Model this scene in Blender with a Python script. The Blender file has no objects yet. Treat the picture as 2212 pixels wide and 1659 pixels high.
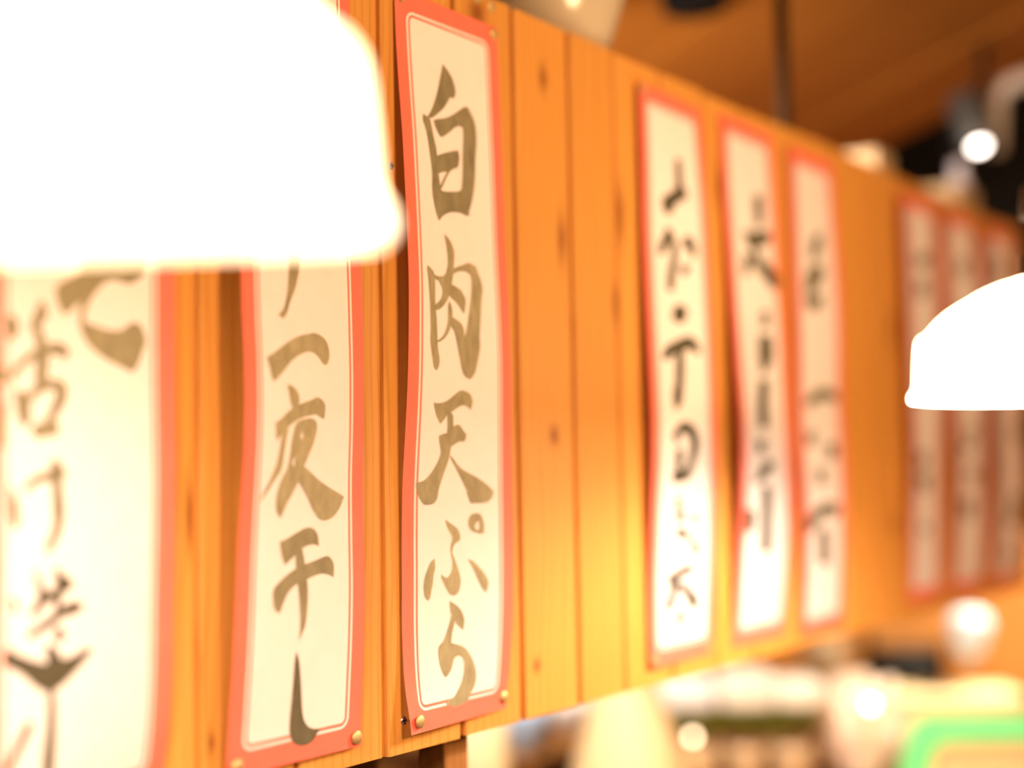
import bpy, bmesh, math, random
from mathutils import Vector, Matrix
from mathutils.geometry import delaunay_2d_cdt
random.seed(7)
SC = bpy.context.scene
COL = SC.collection

# ---------------------------------------------------------------- camera, world, exposure
cam_data = bpy.data.cameras.new('camera')
cam = bpy.data.objects.new('camera', cam_data)
COL.objects.link(cam)
SC.camera = cam
cam_data.sensor_width = 36.0
cam_data.lens = 3000.0 / 2212.0 * 36.0
cam_data.clip_start = 0.02
_f = Vector((0.80612956, 0.58845933, 0.06221535))
_r = Vector((0.59035555, -0.8069727, -0.01659461))
_u = Vector((-0.04044083, -0.05010658, 0.99792478))
cam.matrix_world = Matrix(((_r.x, _u.x, -_f.x, 0.0), (_r.y, _u.y, -_f.y, -0.687),
                           (_r.z, _u.z, -_f.z, 1.5), (0, 0, 0, 1)))
cam_data.dof.use_dof = True
cam_data.dof.focus_distance = 1.02
cam_data.dof.aperture_fstop = cam_data.lens / 38.0
cam_data.dof.aperture_blades = 0

world = bpy.data.worlds.new('world')
SC.world = world
world.use_nodes = True
bg = world.node_tree.nodes['Background']
bg.inputs[0].default_value = (1.0, 0.62, 0.34, 1)
bg.inputs[1].default_value = 0.10

vs = SC.view_settings
SC.display_settings.display_device = 'sRGB'
vs.view_transform = 'Standard'
vs.look = 'None'
vs.exposure = 0.0
vs.gamma = 1.0
vs.use_curve_mapping = False

WARM = (1.0, 0.61, 0.31)


def area(name, loc, target, size, power, color):
    l = bpy.data.lights.new(name, 'AREA')
    l.shape = 'DISK'
    l.size = size
    l.energy = power
    l.color = color
    o = bpy.data.objects.new(name, l)
    COL.objects.link(o)
    o.location = loc
    o.rotation_euler = (Vector(target) - Vector(loc)).to_track_quat('-Z', 'Y').to_euler()
    return o


# added unseen fill, hidden behind the plank board, brightens the counter dishes
area('counter_fill', (1.38, 0.32, 1.93), (2.15, 0.48, 1.0), 0.26, 27.0, (1.0, 0.88, 0.72))
# extra fill out of frame, added to brighten the counter's far end
end_fill = area('counter_end_fill', (3.0, -0.15, 2.05), (3.04, 0.22, 1.0), 0.2, 15.0, (1.0, 0.84, 0.62))
end_fill.data.spread = math.radians(95)   # narrowed so the fill spares the far strips
# broad fill added well behind the camera for the room's ambient light
area('room_fill', (0.6, -2.4, 2.5), (1.0, 0.0, 1.5), 0.8, 120.0, WARM)

# ---------------------------------------------------------------- helpers


def obj(name, bm, mat, parent=None, smooth=False, kind=None):
    me = bpy.data.meshes.new(name)
    bm.normal_update()
    bm.to_mesh(me)
    bm.free()
    for m in (mat if isinstance(mat, (list, tuple)) else [mat]):
        me.materials.append(m)
    if smooth:
        for p in me.polygons:
            p.use_smooth = True
    o = bpy.data.objects.new(name, me)
    COL.objects.link(o)
    if parent:
        o.parent = parent
    if kind:
        o['kind'] = kind
    return o


def tag(o, label, cat, group=None):
    o['label'] = label
    o['category'] = cat
    if group:
        o['group'] = group
    return o


def thing(name, label, cat, loc=(0, 0, 0), group=None):
    o = bpy.data.objects.new(name, None)
    COL.objects.link(o)
    o.empty_display_size = 0.05
    o.location = loc
    return tag(o, label, cat, group)


def structure(name):
    o = bpy.data.objects.new(name, None)
    COL.objects.link(o)
    o['kind'] = 'structure'
    return o


def box(bm, a, b, bevel=0.0, mat=None, seg=2):
    a = Vector(a); b = Vector(b)
    M = Matrix.Translation((a + b) / 2) @ Matrix.Diagonal((b.x - a.x, b.y - a.y, b.z - a.z, 1))
    r = bmesh.ops.create_cube(bm, size=1.0, matrix=M)
    vs_ = r['verts']
    if bevel:
        es = list({e for v in vs_ for e in v.link_edges})
        rb = bmesh.ops.bevel(bm, geom=es, offset=bevel, segments=seg, affect='EDGES', profile=0.6)
        vs_ = list({v for f in rb['faces'] for v in f.verts} | {v for v in vs_ if v.is_valid})
    if mat is not None:
        bmesh.ops.transform(bm, matrix=mat, verts=[v for v in bm.verts])
    return bm


def lathe(bm, prof, n=48, mat=None, cap_top=False, cap_bottom=False):
    rings = []
    for r, z in prof:
        rings.append([bm.verts.new((r * math.cos(2 * math.pi * i / n), r * math.sin(2 * math.pi * i / n), z)) for i in range(n)])
    for a, b in zip(rings, rings[1:]):
        for i in range(n):
            bm.faces.new((a[i], a[(i + 1) % n], b[(i + 1) % n], b[i]))
    if cap_bottom:
        bm.faces.new(list(reversed(rings[0])))
    if cap_top:
        bm.faces.new(rings[-1])
    if mat is not None:
        bmesh.ops.transform(bm, matrix=mat, verts=[v for r_ in rings for v in r_])
    return bm


def tube(bm, pts, rad, n=12):
    pts = [Vector(p) for p in pts]
    rings = []
    ref = Vector((0.31, 0.87, 0.38)).normalized()
    for i, p in enumerate(pts):
        t = (pts[min(i + 1, len(pts) - 1)] - pts[max(i - 1, 0)]).normalized()
        u = t.cross(ref).normalized()
        w = t.cross(u)
        rings.append([bm.verts.new(p + (u * math.cos(2 * math.pi * k / n) + w * math.sin(2 * math.pi * k / n)) * rad) for k in range(n)])
    for a, b in zip(rings, rings[1:]):
        for k in range(n):
            bm.faces.new((a[k], a[(k + 1) % n], b[(k + 1) % n], b[k]))
    bm.faces.new(rings[-1])
    bm.faces.new(list(reversed(rings[0])))
    bmesh.ops.recalc_face_normals(bm, faces=bm.faces[:])
    return bm


# ---------------------------------------------------------------- materials


def mat(name):
    m = bpy.data.materials.new(name)
    m.use_nodes = True
    nt = m.node_tree
    return m, nt, nt.nodes['Principled BSDF']


def plain(name, col, rough=0.5, metal=0.0, noise=0.12, scale=30.0, spec=0.5):
    m, nt, b = mat(name)
    n = nt.nodes.new('ShaderNodeTexNoise'); n.inputs['Scale'].default_value = scale; n.inputs['Detail'].default_value = 3
    geo = nt.nodes.new('ShaderNodeNewGeometry')
    nt.links.new(geo.outputs['Position'], n.inputs['Vector'])
    mx = nt.nodes.new('ShaderNodeMix'); mx.data_type = 'RGBA'
    mx.inputs['A'].default_value = (*[c * (1 - noise) for c in col], 1)
    mx.inputs['B'].default_value = (*[min(1, c * (1 + noise)) for c in col], 1)
    nt.links.new(n.outputs['Fac'], mx.inputs['Factor'])
    nt.links.new(mx.outputs['Result'], b.inputs['Base Color'])
    b.inputs['Roughness'].default_value = rough
    b.inputs['Metallic'].default_value = metal
    b.inputs['Specular IOR Level'].default_value = spec
    return m


def emissive(name, col, strength, base=(0.9, 0.88, 0.82)):
    m, nt, b = mat(name)
    b.inputs['Base Color'].default_value = (*base, 1)
    b.inputs['Roughness'].default_value = 0.25
    b.inputs['Emission Color'].default_value = (*col, 1)
    b.inputs['Emission Strength'].default_value = strength
    return m


def math_node(nt, op, a, b=None, c=None):
    n = nt.nodes.new('ShaderNodeMath'); n.operation = op
    for i, v in enumerate((a, b, c)):
        if v is None:
            continue
        if isinstance(v, (int, float)):
            n.inputs[i].default_value = v
        else:
            nt.links.new(v, n.inputs[i])
    return n.outputs[0]


def wood(name, c0, c1, c2, knots=(), rough=0.55, vary=0.2):
    """vertical-grain timber; knots = (x, z, half width, half height) in metres on the board face"""
    m, nt, b = mat(name)
    L = nt.links.new
    geo = nt.nodes.new('ShaderNodeNewGeometry')
    oi = nt.nodes.new('ShaderNodeObjectInfo')
    sep = nt.nodes.new('ShaderNodeSeparateXYZ')
    L(geo.outputs['Position'], sep.inputs[0])
    kn = None
    for (kx, kz, rx, rz) in knots:
        dx = math_node(nt, 'DIVIDE', math_node(nt, 'SUBTRACT', sep.outputs[0], kx), rx)
        dz = math_node(nt, 'DIVIDE', math_node(nt, 'SUBTRACT', sep.outputs[2], kz), rz)
        d = math_node(nt, 'ADD', math_node(nt, 'MULTIPLY', dx, dx), math_node(nt, 'MULTIPLY', dz, dz))
        e = math_node(nt, 'POWER', 2.718, math_node(nt, 'MULTIPLY', d, -1.0))
        kn = e if kn is None else math_node(nt, 'MAXIMUM', kn, e)
    warp = nt.nodes.new('ShaderNodeTexNoise'); warp.inputs['Scale'].default_value = 2.2; warp.inputs['Detail'].default_value = 2
    mp0 = nt.nodes.new('ShaderNodeVectorMath'); mp0.operation = 'MULTIPLY'; mp0.inputs[1].default_value = (4, 4, 1.2)
    L(geo.outputs['Position'], mp0.inputs[0])
    off = nt.nodes.new('ShaderNodeVectorMath'); off.operation = 'ADD'
    rnd = nt.nodes.new('ShaderNodeCombineXYZ')
    L(math_node(nt, 'MULTIPLY', oi.outputs['Random'], 37.0), rnd.inputs[0])
    L(math_node(nt, 'MULTIPLY', oi.outputs['Random'], 11.0), rnd.inputs[2])
    L(mp0.outputs[0], off.inputs[0]); L(rnd.outputs[0], off.inputs[1])
    L(off.outputs[0], warp.inputs['Vector'])
    # growth rings: a wave across x, bent by the noise and by the knots
    x = math_node(nt, 'ADD', sep.outputs[0], math_node(nt, 'MULTIPLY', sep.outputs[1], 0.6))
    ph = math_node(nt, 'ADD', math_node(nt, 'MULTIPLY', x, 620.0), math_node(nt, 'MULTIPLY', warp.outputs['Fac'], 34.0))
    if kn is not None:
        ph = math_node(nt, 'ADD', ph, math_node(nt, 'MULTIPLY', kn, 7.0))
    ring = math_node(nt, 'MULTIPLY_ADD', math_node(nt, 'SINE', ph), 0.5, 0.5)
    ring = math_node(nt, 'POWER', ring, 5.0)
    fine = nt.nodes.new('ShaderNodeTexNoise'); fine.inputs['Scale'].default_value = 1.0; fine.inputs['Detail'].default_value = 4
    mp1 = nt.nodes.new('ShaderNodeVectorMath'); mp1.operation = 'MULTIPLY'; mp1.inputs[1].default_value = (340, 340, 9)
    L(geo.outputs['Position'], mp1.inputs[0]); L(mp1.outputs[0], fine.inputs['Vector'])
    t = math_node(nt, 'ADD', math_node(nt, 'MULTIPLY', ring, 0.45), math_node(nt, 'MULTIPLY', math_node(nt, 'SUBTRACT', fine.outputs['Fac'], 0.35), 0.7))
    cl = nt.nodes.new('ShaderNodeClamp'); L(t, cl.inputs[0])
    mx = nt.nodes.new('ShaderNodeMix'); mx.data_type = 'RGBA'
    mx.inputs['A'].default_value = (*c0, 1); mx.inputs['B'].default_value = (*c1, 1)
    L(cl.outputs[0], mx.inputs['Factor'])
    res = mx.outputs['Result']
    if kn is not None:
        mk = nt.nodes.new('ShaderNodeMix'); mk.data_type = 'RGBA'
        L(math_node(nt, 'MULTIPLY', kn, 0.85), mk.inputs['Factor']); L(res, mk.inputs['A']); mk.inputs['B'].default_value = (*c2, 1)
        res = mk.outputs['Result']
    hv = nt.nodes.new('ShaderNodeHueSaturation')
    L(math_node(nt, 'MULTIPLY_ADD', oi.outputs['Random'], vary, 1.0 - vary / 2), hv.inputs['Value'])
    L(res, hv.inputs['Color']); L(hv.outputs[0], b.inputs['Base Color'])
    bp = nt.nodes.new('ShaderNodeBump'); bp.inputs['Strength'].default_value = 0.12; bp.inputs['Distance'].default_value = 0.001
    L(t, bp.inputs['Height']); L(bp.outputs[0], b.inputs['Normal'])
    b.inputs['Roughness'].default_value = rough
    b.inputs['Specular IOR Level'].default_value = 0.3
    return m


KNOTS = [(1.122, 1.742, .006, .030), (1.109, 1.655, .006, .018), (1.0195, 1.705, .006, .022), (0.995, 1.846, .006, .012),
         (1.002, 1.530, .007, .009), (1.322, 1.800, .006, .022), (1.815, 1.680, .008, .030), (0.592, 1.475, .003, .022),
         (0.97, 1.335, .006, .006), (0.61, 1.33, .003, .008), (0.90, 1.88, .012, .012), (1.80, 1.42, .010, .014)]
M = {}
M['pine'] = wood('pine boards', (0.69, 0.32, 0.065), (0.54, 0.20, 0.030), (0.20, 0.045, 0.006), KNOTS)
M['brown_wood'] = wood('brown boards', (0.30, 0.13, 0.035), (0.20, 0.08, 0.02), (0.1, 0.03, 0.01))
M['dark_wood'] = wood('dark boards', (0.16, 0.06, 0.018), (0.10, 0.035, 0.01), (0.05, 0.02, 0.01))
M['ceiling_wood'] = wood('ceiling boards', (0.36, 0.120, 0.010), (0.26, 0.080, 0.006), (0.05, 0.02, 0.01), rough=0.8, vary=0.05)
M['orange_wood'] = wood('orange boards', (0.62, 0.26, 0.06), (0.52, 0.19, 0.04), (0.3, 0.1, 0.02))
M['black_paint'] = plain('black paint', (0.008, 0.007, 0.007), 0.7, spec=0.1)
M['void'] = plain('unlit void shade', (0.010, 0.006, 0.004), 0.9)  # near-black colour puts the void's shade into the surface
M['floor'] = plain('dark floor', (0.10, 0.06, 0.035), 0.5)
M['brass'] = plain('brass', (0.60, 0.42, 0.18), 0.5, 0.6)
M['steel'] = plain('steel', (0.55, 0.52, 0.48), 0.35, 0.9)
M['shade'] = emissive('lit milk glass', (1.0, 0.74, 0.44), 13.0)
M['shade_in'] = emissive('lit shade lining', (1.0, 0.78, 0.62), 25.0)
M['shade_in_soft'] = emissive('soft lit shade lining', (1.0, 0.78, 0.62), 24.0)
M['bulb'] = emissive('bulb glass', (1.0, 0.78, 0.62), 540.0)
M['bulb_soft'] = emissive('soft bulb glass', (1.0, 0.78, 0.62), 90.0)
M['socket'] = plain('dark bronze', (0.07, 0.05, 0.025), 0.4, 0.6)
M['cord'] = plain('black cord', (0.015, 0.013, 0.012), 0.6)
M['grey_metal'] = plain('grey paint', (0.52, 0.46, 0.44), 0.4)
M['dark_grey'] = plain('dark grey paint', (0.06, 0.06, 0.06), 0.4)
M['lens'] = emissive('spot lens', (1.0, 0.86, 0.75), 14.0)
M['lavender'] = plain('pale glaze', (0.55, 0.50, 0.56), 0.3)
M['card'] = plain('cardboard', (0.45, 0.31, 0.17), 0.8)
M['cream'] = plain('cream glaze', (0.86, 0.70, 0.42), 0.4)
M['beige'] = plain('beige stoneware', (0.80, 0.60, 0.34), 0.5)
M['blue_white'] = plain('pale blue porcelain', (0.42, 0.60, 0.95), 0.25)
M['white'] = plain('white porcelain', (0.86, 0.84, 0.84), 0.25)
M['pinkish'] = plain('pinkish porcelain', (0.85, 0.72, 0.66), 0.3)
M['lantern'] = plain('white lantern paper', (0.62, 0.80, 1.0), 0.6)
M['rod'] = plain('dark rod', (0.035, 0.018, 0.008), 0.9, spec=0.1)
M['film'] = plain('white plastic film', (0.85, 0.80, 0.70), 0.18)
M['bag'] = plain('beige plastic', (0.80, 0.62, 0.48), 0.25)
M['leaf'] = plain('green leaves', (0.24, 0.28, 0.03), 0.5, noise=0.4)
M['brown_glaze'] = plain('brown glaze', (0.46, 0.31, 0.17), 0.15)
M['yellow'] = plain('yellow cream plastic', (0.92, 0.72, 0.42), 0.4)
M['green'] = plain('green plastic', (0.16, 0.72, 0.26), 0.3)
M['peach'] = plain('peach board', (0.95, 0.52, 0.26), 0.6)
M['grey_tan'] = plain('grey tan glaze', (0.34, 0.25, 0.15), 0.4)
M['glint_bead'] = emissive('glint bead glow', (1.0, 0.86, 0.66), 16.0)  # glow added to give a reflected glint its bright disc
M['glint_bead_dim'] = emissive('amber glint bead glow', (1.0, 0.72, 0.42), 11.0)

_m, _nt, _b = mat('clear tub plastic')
_b.inputs['Base Color'].default_value = (0.82, 0.70, 0.50, 1)
_b.inputs['Roughness'].default_value = 0.15
_b.inputs['Transmission Weight'].default_value = 0.35
M['tub'] = _m


def paper_material():
    m, nt, b = mat('menu paper')
    L = nt.links.new
    uv = nt.nodes.new('ShaderNodeUVMap'); uv.uv_map = 'mm'
    hs = nt.nodes.new('ShaderNodeAttribute'); hs.attribute_type = 'OBJECT'; hs.attribute_name = 'half_size'
    ab = nt.nodes.new('ShaderNodeVectorMath'); ab.operation = 'ABSOLUTE'; L(uv.outputs[0], ab.inputs[0])
    sub = nt.nodes.new('ShaderNodeVectorMath'); sub.operation = 'SUBTRACT'; L(ab.outputs[0], sub.inputs[0]); L(hs.outputs['Vector'], sub.inputs[1])
    add = nt.nodes.new('ShaderNodeVectorMath'); add.operation = 'ADD'; L(sub.outputs[0], add.inputs[0])
    R = 0.0085
    add.inputs[1].default_value = (R, R, 0)
    mxv = nt.nodes.new('ShaderNodeVectorMath'); mxv.operation = 'MAXIMUM'; mxv.inputs[1].default_value = (0, 0, 0); L(add.outputs[0], mxv.inputs[0])
    ln = nt.nodes.new('ShaderNodeVectorMath'); ln.operation = 'LENGTH'; L(mxv.outputs[0], ln.inputs[0])
    sp = nt.nodes.new('ShaderNodeSeparateXYZ'); L(add.outputs[0], sp.inputs[0])
    inner = math_node(nt, 'MINIMUM', math_node(nt, 'MAXIMUM', sp.outputs[0], sp.outputs[1]), 0.0)
    sdf = math_node(nt, 'SUBTRACT', math_node(nt, 'ADD', ln.outputs['Value'], inner), R)   # 0 on the outer line, negative inside
    def step(lo):
        s = nt.nodes.new('ShaderNodeMapRange'); s.clamp = True
        s.inputs['From Min'].default_value = lo - 0.0002; s.inputs['From Max'].default_value = lo + 0.0002
        L(sdf, s.inputs['Value']); return s.outputs[0]
    red_out = step(0.0)
    line_in = math_node(nt, 'MULTIPLY', step(-0.0042), math_node(nt, 'SUBTRACT', 1.0, step(-0.0020)))
    red = math_node(nt, 'MAXIMUM', red_out, line_in)
    n = nt.nodes.new('ShaderNodeTexNoise'); n.inputs['Scale'].default_value = 60; n.inputs['Detail'].default_value = 5
    L(uv.outputs[0], n.inputs['Vector'])
    cr = nt.nodes.new('ShaderNodeMix'); cr.data_type = 'RGBA'
    cr.inputs['A'].default_value = (*(0.86, 0.80, 0.78), 1); cr.inputs['B'].default_value = (*(0.80, 0.73, 0.69), 1); L(n.outputs['Fac'], cr.inputs['Factor'])
    rd = nt.nodes.new('ShaderNodeMix'); rd.data_type = 'RGBA'
    rd.inputs['A'].default_value = (*(0.88, 0.19, 0.13), 1); rd.inputs['B'].default_value = (*(0.86, 0.16, 0.10), 1); L(n.outputs['Fac'], rd.inputs['Factor'])
    mx = nt.nodes.new('ShaderNodeMix'); mx.data_type = 'RGBA'
    L(red, mx.inputs['Factor']); L(cr.outputs['Result'], mx.inputs['A']); L(rd.outputs['Result'], mx.inputs['B'])
    L(mx.outputs['Result'], b.inputs['Base Color'])
    b.inputs['Roughness'].default_value = 0.6
    b.inputs['Specular IOR Level'].default_value = 0.25
    return m


M['paper'] = paper_material()
INKS = {}


def ink(tone):
    if tone in INKS:
        return INKS[tone]
    m, nt, b = mat('brush ink')
    geo = nt.nodes.new('ShaderNodeNewGeometry')
    n = nt.nodes.new('ShaderNodeTexNoise'); n.inputs['Scale'].default_value = 70; n.inputs['Detail'].default_value = 6; n.inputs['Roughness'].default_value = 0.65
    mp = nt.nodes.new('ShaderNodeVectorMath'); mp.operation = 'MULTIPLY'; mp.inputs[1].default_value = (1.5, 1.0, 0.7)
    nt.links.new(geo.outputs['Position'], mp.inputs[0]); nt.links.new(mp.outputs[0], n.inputs['Vector'])
    rp = nt.nodes.new('ShaderNodeMapRange'); rp.inputs['From Min'].default_value = 0.3; rp.inputs['From Max'].default_value = 0.72
    nt.links.new(n.outputs['Fac'], rp.inputs['Value'])
    mx = nt.nodes.new('ShaderNodeMix'); mx.data_type = 'RGBA'
    mx.inputs['A'].default_value = (tone * 0.62, tone * 0.62 * 0.86, tone * 0.62 * 0.50, 1)
    mx.inputs['B'].default_value = (tone * 1.0, tone * 1.0 * 0.86, tone * 1.0 * 0.50, 1)
    nt.links.new(rp.outputs[0], mx.inputs['Factor'])
    nt.links.new(mx.outputs['Result'], b.inputs['Base Color'])
    b.inputs['Roughness'].default_value = 0.7
    b.inputs['Specular IOR Level'].default_value = 0.15
    INKS[tone] = m
    return m


# ---------------------------------------------------------------- the room
bm = bmesh.new(); box(bm, (-2.5, -4.0, -0.1), (5.2, 2.2, 0.0))
o = obj('floor', bm, M['floor']); o['kind'] = 'structure'

# plank board that the menu strips hang on
SEAMS = [-0.183, -0.096, -0.01, 0.077, 0.164, 0.25, 0.337, 0.423, 0.51, 0.5963, 0.6826, 0.7743, 0.8652, 0.9472, 1.0329, 1.111, 1.2, 1.2941,
         1.38, 1.465, 1.55, 1.636, 1.72, 1.81, 1.895, 1.98, 2.07, 2.155, 2.24, 2.33, 2.42]
board = structure('wall_left')
for x0, x1 in zip(SEAMS, SEAMS[1:]):
    bm = bmesh.new()
    zt = 1.897 + random.uniform(-.002, .002); zb = 1.2925 + random.uniform(-.0012, .0012)
    y = random.uniform(-0.0008, 0.0008)
    prof = [(x0 - .0005, .0045), (x0 + .0052, .0045), (x0 + .0052, y + .0012), (x0 + .0066, y), (x1 - .0018, y), (x1 - .0006, y + .0012), (x1 - .0006, .020), (x0 - .0005, .020)]
    lo = [bm.verts.new((a, b_, zb)) for a, b_ in prof]
    hi = [bm.verts.new((a, b_, zt)) for a, b_ in prof]
    for i in range(8):
        j = (i + 1) % 8
        bm.faces.new((lo[i], lo[j], hi[j], hi[i]))
    bm.faces.new(list(reversed(lo))); bm.faces.new(hi)
    obj('plank', bm, M['pine'], board)
bm = bmesh.new(); box(bm, (-0.18, 0.0205, 1.865), (2.42, 0.15, 1.895), 0.003)
obj('top_ledge', bm, M['brown_wood'], board)
bm = bmesh.new(); box(bm, (-0.18, 0.0205, 1.36), (2.42, 0.045, 1.42), 0.003)
obj('cross_rail', bm, M['brown_wood'], board)
# two countersunk screws beside the sharp strip
for (sx, sz) in ((0.7888, 1.7325), (0.7965, 1.3155)):
    bm = bmesh.new()
    lathe(bm, [(0.0002, 0.0009), (0.0018, 0.0009), (0.0031, 0.0003), (0.0033, -0.001)], 20)
    bmesh.ops.transform(bm, matrix=Matrix.Translation((sx, -0.0006, sz)) @ Matrix.Rotation(math.pi / 2, 4, 'X'), verts=bm.verts)
    s = obj('screw', bm, M['steel'], board, True)
    bm = bmesh.new(); box(bm, (sx - .0026, -.0018, sz - .0004), (sx + .0026, -.0012, sz + .0004))
    box(bm, (sx - .0004, -.0018, sz - .0026), (sx + .0004, -.0012, sz + .0026))
    obj('screw_slot', bm, M['black_paint'], s)

# post and dark boarding under the hanging board
bm = bmesh.new(); box(bm, (0.872, 0.0215, 0.0), (0.902, 0.050, 1.355), 0.002)
o = obj('trim_1', bm, M['brown_wood']); o['kind'] = 'structure'
low = structure('wall_back')
for i in range(14):
    bm = bmesh.new(); xa = -0.45 + i * 0.1
    box(bm, (xa + .001, 0.16 + 0.001 * (i % 2), 0.0), (xa + .099, 0.18, 1.35), 0.0015)
    obj('plank', bm, M['dark_wood'], low)

# far walls of the kitchen
far = structure('wall_rear')
for i in range(28):
    bm = bmesh.new(); xa = -2.4 + i * 0.26
    box(bm, (xa + .002, 1.75 + 0.003 * (i % 2), 0.0), (xa + .258, 1.80, 2.5), 0.002)
    obj('plank', bm, M['dark_wood'], far)
right = structure('wall_right')
for i in range(24):
    bm = bmesh.new(); ya = -3.9 + i * 0.235
    box(bm, (3.42 - 0.003 * (i % 2), ya + .002, 0.0), (3.46, ya + .233, 1.30), 0.002)
    obj('plank', bm, M['orange_wood'], right)
bm = bmesh.new(); box(bm, (3.41, -3.95, 1.302), (3.47, 1.75, 1.335), 0.003)
obj('rail', bm, M['brown_wood'], right)
bm = bmesh.new(); box(bm, (4.6, -4.0, 0.0), (4.7, 2.2, 3.2))
obj('dark_upper', bm, M['void'], right)  # near-black sheet standing in for the unlit space beyond

# gently sloping ceiling of boards; it stops at an open edge with a dark void beyond
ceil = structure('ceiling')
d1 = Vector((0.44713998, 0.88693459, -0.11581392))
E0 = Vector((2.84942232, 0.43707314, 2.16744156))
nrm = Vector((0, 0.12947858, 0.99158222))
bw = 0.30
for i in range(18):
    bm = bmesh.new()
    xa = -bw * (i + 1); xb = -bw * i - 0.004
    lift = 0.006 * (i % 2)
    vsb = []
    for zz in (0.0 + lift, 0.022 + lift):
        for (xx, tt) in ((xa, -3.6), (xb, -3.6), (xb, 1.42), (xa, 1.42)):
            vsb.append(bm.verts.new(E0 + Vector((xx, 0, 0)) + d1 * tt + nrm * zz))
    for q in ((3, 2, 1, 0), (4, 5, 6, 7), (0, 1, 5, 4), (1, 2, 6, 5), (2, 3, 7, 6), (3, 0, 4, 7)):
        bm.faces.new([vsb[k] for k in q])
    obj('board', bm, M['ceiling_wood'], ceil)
# dark roof void above the open edge
bm = bmesh.new(); box(bm, (-2.5, -4.0, 3.2), (5.2, 2.2, 3.3))
obj('roof_void', bm, M['void'], ceil)

# ---------------------------------------------------------------- menu strips
STRIPS = {
 'A': (0.438, 0.568, 1.872, 0.566, [8.0, 8.0, 8.0, 8.0, 8.0, 8.0, 8.0, 8.0, 8.0, 8.0, 8.0, 8.0, 8.0, 8.0, 8.0, 8.0], [15.1, 15.1, 15.1, 15.1, 15.1, 15.1, 15.0, 14.7, 14.6, 15.0, 15.4, 14.4, 13.0, 12.0, 8.5, 1.2]),
 'B': (0.617, 0.7445, 1.872, 0.566, [20.7, 20.7, 20.7, 20.7, 20.7, 20.7, 20.9, 22.1, 24.0, 24.0, 21.2, 17.5, 15.0, 12.2, 8.4, 5.0], [0.8, 1.2, 2.4, 4.4, 6.5, 8.5, 10.2, 11.1, 11.5, 10.8, 9.3, 9.6, 10.1, 8.9, 6.5, 4.3]),
 'C': (0.793, 0.9235, 1.872, 0.566, [2.6, 3.6, 6.0, 8.9, 10.9, 12.6, 13.6, 13.0, 11.5, 8.6, 5.4, 3.9, 3.4, 3.0, 4.9, 11.0], [3.1, 4.3, 5.4, 6.5, 7.3, 8.3, 10.1, 11.5, 11.9, 11.5, 11.3, 11.2, 10.8, 9.4, 6.2, 0.8]),
 'D': (1.1515, 1.2815, 1.876, 0.566, [5.5, 6.0, 6.4, 6.3, 6.5, 7.5, 8.7, 9.9, 10.9, 11.3, 10.6, 8.7, 6.7, 4.6, 3.6, 4.7], [0.9, 3.7, 6.2, 8.2, 9.5, 10.3, 11.0, 11.7, 12.3, 12.5, 11.7, 10.2, 8.1, 5.7, 3.2, 0.8]),
 'E': (1.3245, 1.4535, 1.88, 0.57, [3.1, 3.8, 4.8, 6.5, 8.4, 10.2, 11.8, 13.6, 15.5, 16.7, 16.5, 14.7, 11.4, 7.7, 4.2, 1.2], [0.8, 2.6, 4.4, 6.1, 7.7, 9.4, 10.9, 12.0, 13.0, 14.5, 15.6, 15.4, 13.5, 9.8, 5.2, 0.8]),
 'F': (1.49, 1.6165, 1.874, 0.57, [5.9, 6.3, 6.7, 6.8, 6.8, 7.3, 7.3, 6.4, 5.6, 6.2, 7.7, 9.2, 9.4, 7.8, 5.1, 2.2], [4.7, 6.4, 8.2, 10.2, 11.8, 12.4, 12.2, 11.0, 10.1, 10.7, 11.3, 10.6, 8.7, 6.3, 3.6, 1.0]),
 'G': (1.838, 1.9685, 1.872, 0.56, [12.6, 12.7, 12.9, 13.0, 13.1, 13.1, 13.1, 13.1, 13.1, 13.3, 12.7, 10.3, 7.5, 5.2, 2.9, 0.8], [11.4, 11.9, 12.7, 13.6, 14.1, 14.6, 15.0, 15.3, 14.4, 11.5, 8.6, 7.0, 5.9, 4.5, 2.9, 1.5]),
 'H': (2.014, 2.1455, 1.874, 0.565, [11.6, 9.5, 8.2, 9.1, 10.5, 11.2, 11.7, 12.3, 13.0, 13.8, 13.8, 11.9, 9.1, 6.3, 3.5, 0.8], [9.1, 12.4, 16.3, 19.2, 20.0, 19.7, 19.5, 19.3, 18.8, 17.6, 15.6, 13.7, 12.8, 11.2, 6.9, 1.5]),
 'I': (2.196, 2.3265, 1.874, 0.568, [14.8, 13.0, 12.3, 13.0, 14.3, 15.5, 16.7, 17.9, 19.0, 19.7, 19.5, 17.5, 14.4, 10.4, 5.6, 0.8], [15.0, 15.2, 15.6, 16.0, 16.4, 16.9, 17.3, 17.7, 18.1, 18.6, 18.9, 18.5, 16.6, 14.0, 9.7, 1.9]),
}
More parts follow.
